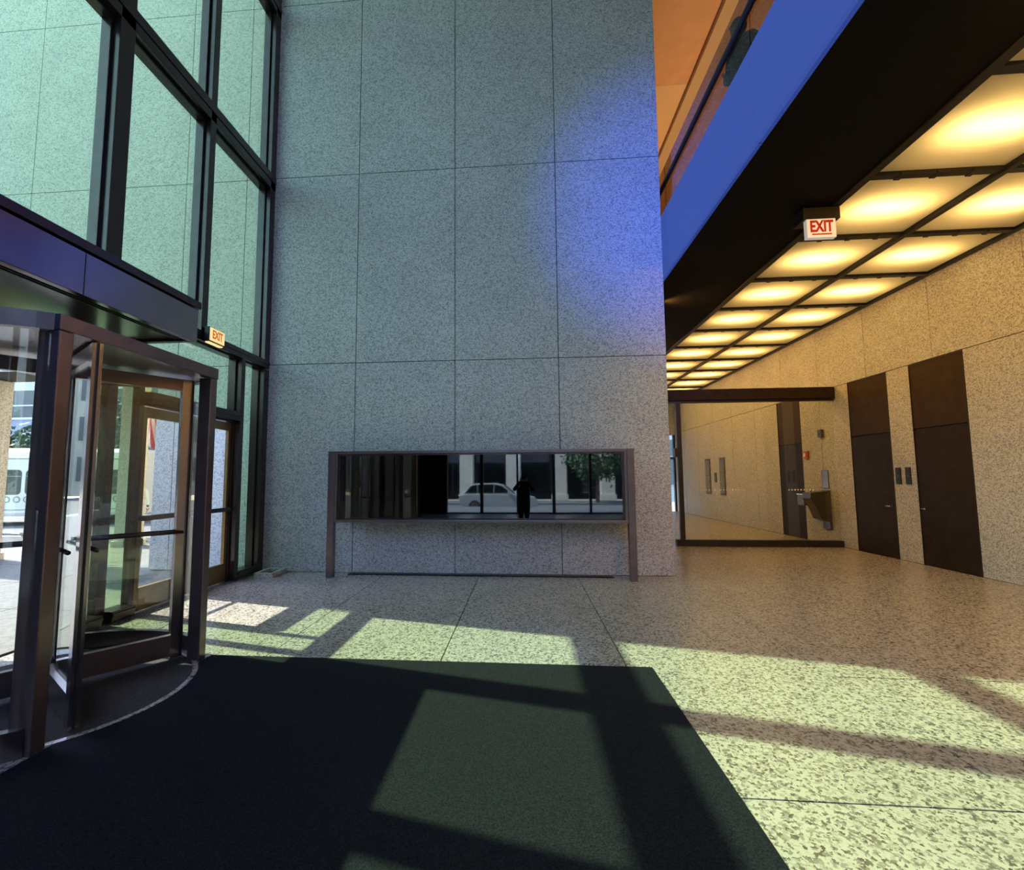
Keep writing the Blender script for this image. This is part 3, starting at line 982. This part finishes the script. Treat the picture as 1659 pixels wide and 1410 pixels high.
def stand(name, label, base, face, H, arms, mats, hair):
    """upright figure facing unit vector face; arms: 'phone','rail','down'"""
    f = Vector((*face, 0)).normalized()
    r = f.cross(Vector((0, 0, 1))).normalized()        # to the figure's right
    b = Vector(base)
    k = H / 1.75
    def P(fx, rx, z):
        return tuple(b + (f * fx + r * rx + Vector((0, 0, z))) * k)
    J, E, R = [], [], []
    def add(p, rad, prev=None):
        J.append(p); R.append((rad[0] * k, rad[1] * k) if isinstance(rad, tuple) else rad * k)
        if prev is not None:
            E.append((prev, len(J) - 1))
        return len(J) - 1
    cw = 1.3 if arms == 'phone' else 1.0
    pel = add(P(0, 0, .95), (.165 * cw, .12 * cw))
    wst = add(P(0, 0, 1.10), (.145 * cw, .105 * cw), pel)
    chs = add(P(.01, 0, 1.28), (.17 * cw, .12), wst)
    shl = add(P(0, 0, 1.42), (.13, .09), chs)
    nck = add(P(.02, 0, 1.50), .055, shl)
    hd0 = add(P(.045, 0, 1.575), .078, nck)
    hd1 = add(P(.045, 0, 1.65), .09, hd0)
    hd2 = add(P(.03, 0, 1.71), .065, hd1)
    hands = []
    for s_ in (1, -1):
        hip = add(P(0, .09 * s_, .88), .10 * cw * cw, pel)
        kn = add(P(.03, .10 * s_, .49), .065 * cw * cw, hip)
        an = add(P(0, .10 * s_, .09), .045, kn)
        hl = add(P(.02, .10 * s_, .045), .042, an)
        add(P(.17, .115 * s_, .035), .036, hl)
        sh = add(P(0, .185 * s_, 1.40), .066, shl)
        if arms == 'phone':
            el = add(P(.15, .33 * s_, 1.20), .068, sh)
            wr = add(P(.33, .10 * s_, 1.52), .042, el)
            hands.append((P(.33, .10 * s_, 1.52), tuple(f * .15 - r * s_ * .25 + Vector((0, 0, .9))), tuple(-r * s_), .17 * k))
        elif arms == 'rail':
            el = add(P(.02, .25 * s_, 1.14), .05, sh)
            wr = add(P(.14, .12 * s_, 1.08), .034, el)
            hands.append((P(.14, .12 * s_, 1.08), tuple(f * .3 - r * s_), (0, 0, -1), .17 * k))
        else:
            el = add(P(-.02, .235 * s_, 1.12), .05, sh)
            wr = add(P(.06, .25 * s_, .88), .034, el)
            hands.append((P(.06, .25 * s_, .88), (f.x * .25, f.y * .25, -1), tuple(-r * s_), .17 * k))
    bz = b.z
    def zone(c):
        z = (c.z - bz) / k
        if z > 1.49 and (Vector((c.x, c.y, 0)) - Vector((b.x, b.y, 0))).dot(r) ** 2 < .0144 * k * k and arms != 'phone':
            return 2
        if z > 1.50:
            return 2
        if z < .075:
            return 3
        if z < .96:
            off = abs((Vector((c.x, c.y, 0)) - Vector((b.x, b.y, 0))).dot(r)) / k
            if off > .205 and z < .90 and z > .6:
                return 2
            return 1
        return 0
    hc = b + (f * .045 + Vector((0, 0, 1.635))) * k
    return person(name, label, J, E, R, mats, zone, (hc, .098 * k, tuple(f)), hands, hair)

# photographer, standing behind the lens, seen only in the notice case
pm = [M['cloth_dark'], M['cloth_navy'], M['skin'], M['black']]
stand('person', 'dark clothed person raising a phone, mirrored in the notice case', (0.0, -.62, .013), (0, 1), 1.62, 'phone', pm, M['hair'])
ph = root('phone', (0, -.25, 1.44), 'black phone held up by the mirrored photographer', 'phone')
bx('body', (-.075, .075, -.242, -.234, 1.46, 1.54), M['phone'], ph, .003)
bx('lens_bump', (-.07, -.04, -.2338, -.2315, 1.50, 1.535), M['black'], ph)
# onlooker on the mezzanine
stand('person', 'dark clothed person leaning over the mezzanine handrail', (2.76, 5.84, 5.35), (-1, -.25), 1.82, 'rail', [M['cloth_dark'], M['cloth_navy'], M['skin_shade'], M['black']], M['hair'])

# ================================================================ OUTDOORS
M['pavement'] = granite('pavement_concrete', (.145, .15, .152), (.128, .133, .136), (.10, .103, .106), .8, 25, (1, 1, 1), .5)
M['asphalt'] = plain('asphalt', (.13, .13, .13), .9, noise=.2, scale=20)
M['green_lane'] = plain('green_lane_paint', (.20, .46, .25), .8, noise=.1, scale=8)
M['kerb'] = plain('kerb_stone', (.58, .56, .52), .8)
M['bus_white'] = plain('bus_cream_white', (.74, .75, .66), .35, noise=.03, scale=2)
M['bus_glass'] = plain('bus_window', (.10, .11, .09), .12)
M['bus_ring'] = plain('bus_ring_grey', (.30, .31, .28), .6)
M['rubber'] = plain('tyre_rubber', (.02, .02, .02), .8)
M['hub'] = plain('wheel_hub', (.22, .22, .22), .3, .8)
M['leaf'] = plain('tree_leaves', (.055, .11, .045), .7, noise=.4, scale=6)
M['leaf_blue'] = plain('bluish_tree_leaves', (.09, .15, .15), .7, noise=.4, scale=5)  # bluish leaf colour
M['bark'] = plain('bark', (.10, .075, .055), .9, noise=.3, scale=12)
M['office'] = plain('office_pale_stone', (.66, .66, .58), .8, noise=.05, scale=1)
M['office_glass'] = plain('office_window', (.16, .18, .17), .15)
M['limestone'] = plain('limestone_columns', (.66, .60, .46), .8, noise=.08, scale=1.5)
M['dark_front'] = plain('dark_shop_front', (.03, .032, .03), .5, noise=.2, scale=2)
M['car_glass'] = plain('car_window', (.015, .018, .018), .12, spec=.3)
M['lavender'] = plain('lavender_hoarding', (.36, .37, .50), .6)

pv = root('pavement', (-10, 8, -.05), 'pale concrete pavement outside the revolving door', 'pavement', kind='structure')
bx('paving_bed', (-40, XL - .1, -14, 12.2, -.30, -.035), M['joint'], pv)
pc = None
for i in range(8):
    for j in range(11):
        x = XL - .1 - 1.5 * (i + 1)
        y = -3.0 + 1.4 * j
        if y + 1.4 > 12.21:
            continue
        if pc is None:
            pc = MB().box(.006, 1.494, .006, 1.394, -.034, 0).build('paving_slab', M['pavement'], pv)
            o = pc
        else:
            o = pc.copy()
            COL.objects.link(o)
        o.location = (x + 10, y - 8, .05) if False else (x, y, -.012)
bx('paving_field', (-40, XL - .1 - 12.0, -14, 12.2, -.034, -.012), M['pavement'], pv)
bx('paving_field', (XL - .1 - 12.0, XL - .1, -14, -3.0, -.034, -.012), M['pavement'], pv)
tag(bx('kerb', (-40, -4.6, 12.2, 12.4, -.34, -.01), M['kerb']), 'pale stone kerb edging the pavement outside', 'kerb', kind='structure')
tag(bx('bike_lane', (-40, -4.6, 12.4, 14.2, -.36, -.20), M['green_lane']), 'green painted bike lane beyond the kerb', 'road', kind='structure')
tag(bx('road', (-60, 30, 14.2, 26, -.38, -.22), M['asphalt']), 'grey asphalt street carrying the white bus', 'road', kind='structure')
ws = root('wheel_stop', (-11.5, 12.9, -.2), 'black rubber lane divider on the green lane', 'lane divider')
MB().prism([(12.75, -.199), (13.0, -.199), (12.95, -.08), (12.80, -.08)], 'x', -13.2, -10.6).build('block', M['rubber'], ws)
bx('stripe', (-12.2, -11.9, 12.795, 12.955, -.0795, -.077), M['white'], ws)
ws2 = root('wheel_stop', (-14.5, 13.2, -.2), 'second black lane divider farther along the green lane', 'lane divider')
MB().prism([(13.35, -.199), (13.6, -.199), (13.55, -.08), (13.40, -.08)], 'x', -16.6, -13.2).build('block', M['rubber'], ws2)
bx('stripe', (-15.2, -14.9, 13.395, 13.555, -.0795, -.077), M['white'], ws2)

# pier at the end of the outside wall
op = root('outside_pier', (-10.6, 8.2, 0), 'granite pier carrying the far end of the outside wall', 'pier')
bx('shaft', (-11.28, -10.0, YB + .02, 8.66, .12, 3.42), M['granite_out'], op)
bx('plinth', (-11.30, -9.97, YB - .02, 8.70, -.011, .119), M['granite_out'], op)

tag(bx('added_dark_wall', (-14, XL - .13, 0.9, 1.3, -.012, 3.4), M['black']), 'added dark outside wall blackening the view mirrored in the notice case', 'wall', kind='structure')  # unseen wall added to darken the left end of the case reflection
pl_ = root('granite_pillar', (-9.05, 10.6, -.01), 'slim granite pillar on the pavement seen through the sidelight', 'pillar')
bx('shaft', (-9.24, -8.86, 10.4, 10.8, .121, 9.0), M['granite_out'], pl_)
bx('plinth', (-9.28, -8.82, 10.36, 10.84, -.011, .12), M['granite_out'], pl_)
# litter urn beside the wall
ur = root('litter_urn', (-6.2, 7.35, 0), 'grey litter urn with dark lid by the outside wall', 'litter bin')
MB().tube([(-6.15, 7.3, -.011), (-6.15, 7.3, .42), (-6.15, 7.3, .46)], [.10, .12, .12], 16).build('body', M['kerb'], ur, smooth=False)
MB().tube([(-6.15, 7.3, .461), (-6.15, 7.3, .56), (-6.15, 7.3, .62)], [.13, .13, .06], 16).build('lid', M['black'], ur)

# ---- white bus
bus = root('bus', (-19.5, 16.8, -.22), 'white shuttle bus with rounded windows and a row of rings', 'bus')
bus.rotation_euler = (0, 0, A(14))
BL, BW = 9.0, 2.4
def bpart(q, name, mat, par=None, **k):
    o = q.build(name, mat, None, **k)
    o.parent = par or bus
    return o
prof = [(0, .38), (0, 2.55), (.08, 2.80), (.35, 2.95), (BW - .35, 2.95), (BW - .08, 2.80), (BW, 2.55), (BW, .38)]
bpart(MB().prism([(p[0], p[1]) for p in prof], 'x', -BL / 2, BL / 2), 'bus_body', M['bus_white'], smooth=False)
bpart(MB().box(-BL / 2, BL / 2, -.012, -.001, 2.52, 2.56), 'gutter', M['bus_ring'])
nwin = 7
ww = BL / nwin
for i in range(nwin):
    xa = -BL / 2 + i * ww + .07
    xb = xa + ww - .14
    rr = .14
    pl = []
    for cx_, cz_, a0 in ((xb - rr, 2.12 - rr, 0), (xa + rr, 2.12 - rr, 90), (xa + rr, 1.18 + rr, 180), (xb - rr, 1.18 + rr, 270)):
        for t in range(0, 91, 18):
            pl.append((cx_ + rr * math.cos(A(a0 + t)), cz_ + rr * math.sin(A(a0 + t))))
    wnd = bpart(MB().prism(pl, 'y', -.014, -.001), 'bus_window', M['bus_glass'])
    sl = MB().box(xa + .02, xb - .02, -.02, -.0145, 1.86, 1.89).build('slide_bar', M['bus_ring'], None)
    sl.parent = wnd
ring = None
for i in range(int(BL / .34)):
    xc = -BL / 2 + .2 + .34 * i
    if ring is None:
        q = MB()
        seg = 14
        vs, fs = [], []
        for k in range(seg):
            t = 2 * math.pi * k / seg
            for r_ in (.08, .125):
                for yk in (-.012, -.002):
                    vs.append((r_ * math.cos(t), yk, r_ * math.sin(t)))
        for k in range(seg):
            a_, b_ = k * 4, ((k + 1) % seg) * 4
            fs += [(a_, b_, b_ + 2, a_ + 2), (a_ + 1, a_ + 3, b_ + 3, b_ + 1), (a_ + 2, b_ + 2, b_ + 3, a_ + 3), (a_, a_ + 1, b_ + 1, b_)]
        q._add(vs, fs)
        ring = bpart(q, 'ring', M['bus_ring'])
        ro = ring
    else:
        ro = ring.copy()
        COL.objects.link(ro)
    ro.location = (xc, 0, 1.0)
bpart(MB().box(-BL / 2, BL / 2, -.012, -.001, .60, .63), 'side_moulding', M['bus_ring'])
bpart(MB().box(-BL / 2, BL / 2, -.03, -.002, .40, .50), 'skirt', M['kerb'])
for xc in (-3.0, 2.6):
    for yk in (.06, BW - .26):
        wo = bpart(MB().tube([(xc, yk - .08, .42), (xc, yk + .2, .42)], .42, 20), 'wheel', M['rubber'])
        hb = MB().tube([(xc, yk - .10, .42), (xc, yk - .081, .42)], [.16, .22], 14).build('hub', M['hub'], None)
        hb.parent = wo

# ---- flag poles with limp flags
def flag_stripes():
    m, n, l, b = new_mat('striped_flag')
    g = n.new('ShaderNodeTexCoord')
    sx_ = n.new('ShaderNodeSeparateXYZ')
    l.new(g.outputs['UV'], sx_.inputs[0])
    t = n.new('ShaderNodeMath'); t.operation = 'MULTIPLY'; t.inputs[1].default_value = 3.5
    f_ = n.new('ShaderNodeMath'); f_.operation = 'FRACT'
    c = n.new('ShaderNodeMath'); c.operation = 'GREATER_THAN'; c.inputs[1].default_value = .5
    l.new(sx_.outputs[0], t.inputs[0]); l.new(t.outputs[0], f_.inputs[0]); l.new(f_.outputs[0], c.inputs[0])
    mx = n.new('ShaderNodeMix'); mx.data_type = 'RGBA'
    mx.inputs['A'].default_value = (.55, .04, .05, 1); mx.inputs['B'].default_value = (.75, .72, .70, 1)
    l.new(c.outputs[0], mx.inputs['Factor']); l.new(mx.outputs['Result'], b.inputs['Base Color'])
    b.inputs['Roughness'].default_value = .9
    return m
M['flag_stripe'] = flag_stripes()
M['flag_blue'] = plain('pale_blue_flag', (.30, .55, .70), .9)
M['pole'] = plain('white_pole', (.78, .77, .72), .4)
def limp_flag(mb, x, y, ztop, w, h, seed):
    rnd = random.Random(seed)
    nx, nz = 9, 10
    vs, fs, uv = [], [], []
    for j in range(nz + 1):
        for i in range(nx + 1):
            u = i / nx
            spread = .30 + .25 * (j / nz)
            vs.append((x + u * w * spread, y + .10 * math.sin(u * 9 + j * .3) * (0.4 + u), ztop - h * j / nz - u * h * .28))
    for j in range(nz):
        for i in range(nx):
            a_ = j * (nx + 1) + i
            fs.append((a_, a_ + 1, a_ + nx + 2, a_ + nx + 1))
    mb._add(vs, fs)
    return nx, nz
def flag_pole(x, y, label, flags, top):
    r = root('flag_pole', (x, y, -.012), label, 'flag pole')
    MB().tube([(x, y, .06), (x, y, top)], [.055, .035], 12).build('pole', M['pole'], r, smooth=True)
    MB().tube([(x, y, -.011), (x, y, .06)], [.14, .10], 14).build('base', M['kerb'], r)
    MB().blob((x, y, top + .05), .06).build('finial', M['brass'], r, smooth=True)
    for zf, mat, h, w, sgn, lab in flags:
        q = MB()
        nx, nz = limp_flag(q, x + .05 * sgn, y - .03, zf, w * sgn, h, 1)
        o = q.build('flag', M[mat], r, smooth=True)
        o['label'] = lab
        uvl = o.data.uv_layers.new()
        for lp in o.data.loops:
            k = lp.vertex_index
            uvl.data[lp.index].uv = ((k % (nx + 1)) / nx, (k // (nx + 1)) / nz)
        sd_ = o.modifiers.new('thick', 'SOLIDIFY')
        sd_.thickness = .006
    return r
flag_pole(-9.58, 11.6, 'white flag pole with two limp flags beyond the glass doors', ((3.5, 'flag_stripe', 1.1, .9, 1, 'limp red and white striped flag'), (2.2, 'flag_blue', .7, .6, -1, 'limp pale blue flag')), 7.0)

stand('person', 'pedestrian in a white shirt walking past the flag poles', (-11.7, 14.0, -.195), (.6, -.8), 1.7, 'down', [M['cloth_white'], M['cloth_grey'], M['skin'], M['black']], M['hair'])

# ---- trees
def tree(x, y, z, h, r, label, mat, n=260, seed=3):
    rnd = random.Random(seed)
    t = root('street_tree', (x, y, z), label, 'tree')
    q = MB().tube([(x, y, z), (x + .05, y, z + h * .35), (x + .1, y + .1, z + h * .7)], [.17, .12, .05], 8)
    for k in range(5):
        a_ = k * 1.3
        q.tube([(x, y, z + h * (.32 + .05 * k)), (x + math.cos(a_) * r * .7, y + math.sin(a_) * r * .7, z + h * (.55 + .06 * k))], [.06, .02], 6)
    q.build('trunk', M['bark'], t)
    q = MB()
    for k in range(n):
        th, ph = rnd.uniform(0, 6.28), math.acos(rnd.uniform(-1, 1))
        rad = rnd.uniform(.35, 1.0) ** .6
        c = Vector((x + r * rad * math.sin(ph) * math.cos(th), y + r * rad * math.sin(ph) * math.sin(th), z + h * .68 + h * .34 * rad * math.cos(ph)))
        for _ in range(7):
            p = c + Vector((rnd.gauss(0, .22), rnd.gauss(0, .22), rnd.gauss(0, .18)))
            u = Vector((rnd.gauss(0, 1), rnd.gauss(0, 1), rnd.gauss(0, 1))).normalized()
            v = u.orthogonal().normalized()
            s_ = rnd.uniform(.10, .2)
            q._add([p - u * s_, p + v * s_ * .6, p + u * s_, p - v * s_ * .6], [(0, 1, 2, 3)])
    o = q.build('foliage', mat, t)
    o['kind'] = 'stuff'
    return t
tree(-24.5, 25.5, -.23, 6.8, 2.3, 'bluish leafy street tree behind the white bus', M['leaf_blue'], 330, 5)
tree(-29.5, 26.2, -.23, 5.0, 2.0, 'low green street tree left of the bluish tree', M['leaf'], 220, 6)

# ---- office block across the street (seen through the revolving door)
ob = root('office_building', (-40, 36, -.25), 'pale office block with large windows beyond the bus', 'building')
bx('wall', (-75, 30, 36, 44, -.25, 20), M['office'], ob)
wm = None
for i in range(23):
    for j in range(4):
        xa = -72 + 4.2 * i
        za = 1.0 + 4.6 * j
        if wm is None:
            wm = MB().box(0, 3.0, 35.90, 35.999, 0, 3.2).build('window', M['office_glass'], ob)
            pbm = MB().box(0, 3.0, 35.86, 35.899, 1.9, 2.02).build('glazing_bar', M['office'], wm)
            w_, p_ = wm, pbm
        else:
            w_ = wm.copy(); COL.objects.link(w_)
            p_ = pbm.copy(); COL.objects.link(p_); p_.parent = w_
        w_.location = (xa, 0, za)
wb = root('added_block', (-66, 5, -.25), 'added pale block with window rows hiding sky from the revolving door glass', 'building')  # added to keep bright sky out of the wing glass reflection
bx('wall', (-74, -62, -30, 33, -.25, 19), M['limestone'], wb)
wm = None
for i in range(12):
    for j in range(4):
        if wm is None:
            wm = MB().box(-61.999, -61.9, 0, 3.0, 0, 2.6).build('window', M['office_glass'], wb)
            w_ = wm
        else:
            w_ = wm.copy(); COL.objects.link(w_)
        w_.location = (0, -27 + 4.8 * i, 1.4 + 4.4 * j)
hd = root('hoarding', (-36, 30, -.25), 'lavender hoarding panel in front of the office block', 'hoarding')
bx('board', (-47, -31, 30.0, 30.1, .3, 5.6), M['lavender'], hd)
bx('cap', (-47, -31, 29.96, 30.14, 5.601, 5.75), M['white'], hd)
for x in (-46.8, -39, -31.2):
    bx('post', (x - .08, x + .08, 30.11, 30.25, -.25, 5.6), M['black'], hd)

# ---- street behind the photographer (mirrored in the notice case)
tag(bx('pavement_rear', (-30, 40, -12, YR - .11, -.4, -.05), M['pavement']), 'pale pavement outside the street side glass', 'pavement', kind='structure')
tag(bx('road_rear', (-60, 60, -22, -12.001, -.7, -.5), M['asphalt']), 'sunny asphalt street mirrored in the notice case', 'road', kind='structure')
tag(bx('pavement_opposite', (-60, 60, -27, -22.001, -.7, -.38), M['pavement']), 'far pavement below the limestone columns', 'pavement', kind='structure')
lb = root('limestone_building', (0, -28, -.4), 'limestone building with tall columns mirrored in the notice case', 'building')
bx('recess_wall', (-40, 40, -30, -29.2, -.4, 13), M['dark_front'], lb)
bx('entablature', (-40, 40, -29.2, -27.0, 8.5, 13), M['limestone'], lb)
k = 0
x = -25.5
while x < 36:
    c_ = bx('column', (x, x + 1.15, -28.2, -27.1, -.37, 8.49), M['limestone'], lb)
    bx('column_base', (x - .1, x + 1.25, -28.3, -27.02, -.379, .1), M['limestone'], c_)
    bx('spandrel', (x + 1.25, x + 3.85, -29.19, -29.0, 2.9, 4.4), M['asphalt'], lb)
    bx('shop_window', (x + 1.35, x + 3.75, -29.19, -29.05, -.2, 2.7), M['car_glass'], lb)
    x += 4.0
tree(5.6, -23.2, -.38, 5.2, 2.5, 'leafy tree mirrored at the right of the notice case', M['leaf'], 330, 9)
fp = root('rear_flag_pole', (-.3, -22.6, -.38), 'slim white post mirrored above the photographer', 'post')  # flag pole shaft on the far pavement, without a lamp
MB().tube([(-.3, -22.6, -.30), (-.3, -22.6, 7)], [.10, .08], 12).build('shaft', M['pole'], fp, smooth=True)
MB().tube([(-.3, -22.6, -.379), (-.3, -22.6, -.30)], [.2, .18], 12).build('base', M['pole'], fp)

# ---- silver SUV
M['car_paint'] = plain('silver_green_paint', (.50, .54, .52), .22, .35)
M['car_lamp'] = plain('car_lamp_red', (.35, .02, .02), .2)
car = root('car', (-1.5, -15.2, -.5), 'silver estate car parked in the street, mirrored in the case', 'car')
def cpart(q, name, mat, par=None, **kw):
    o = q.build(name, mat, None, **kw)
    o.parent = par or car
    return o
# profile in x (rear at -x in the mirror's left, nose at +x), z
body = [(-2.35, .42), (-2.38, .75), (-2.30, 1.02), (-1.55, 1.06), (.75, 1.06), (1.35, 1.0), (2.15, .86), (2.36, .62), (2.34, .36), (1.92, .30), (-1.9, .30)]
cpart(MB().prism(body, 'y', -.92, .92), 'body', M['car_paint'], bevel=.05)
cab = [(-2.18, 1.03), (-1.72, 1.58), (-1.35, 1.69), (-.2, 1.70), (.25, 1.60), (.98, 1.05)]
cb = cpart(MB().prism(cab, 'y', -.80, .80), 'cabin', M['car_paint'], bevel=.05)
for sd in (1, -1):
    yk = .801 * sd
    ya_, yb_ = min(yk, yk + .012 * sd), max(yk, yk + .012 * sd)
    for poly_ in ([(-1.98, 1.12), (-1.66, 1.52), (-1.30, 1.60), (-1.30, 1.12)], [(-1.22, 1.12), (-1.22, 1.60), (-.32, 1.62), (-.32, 1.12)], [(-.24, 1.12), (-.24, 1.61), (.18, 1.53), (.72, 1.12)]):
        cpart(MB().prism(poly_, 'y', ya_, yb_), 'side_window', M['car_glass'], cb)
    cpart(MB().box(.55, .75, min(.93 * sd, 1.08 * sd), max(.93 * sd, 1.08 * sd), 1.06, 1.20), 'door_mirror', M['car_paint'], bevel=.02)
    for xc in (-1.42, 1.45):
        wv = cpart(MB().tube([(xc, .70 * sd, .34), (xc, .935 * sd, .34)], .345, 22), 'wheel', M['rubber'])
        cpart(MB().tube([(xc, .936 * sd, .34), (xc, .945 * sd, .34)], [.23, .20], 12), 'rim', M['hub'], wv)
    cpart(MB().box(-2.40, -2.28, min(.55 * sd, .90 * sd), max(.55 * sd, .90 * sd), .80, .94), 'tail_lamp', M['car_lamp'], bevel=.01)
cpart(MB().prism([(.42, 1.53), (.95, 1.10), (.97, 1.12), (.44, 1.55)], 'y', -.70, .70), 'windscreen', M['car_glass'], cb)
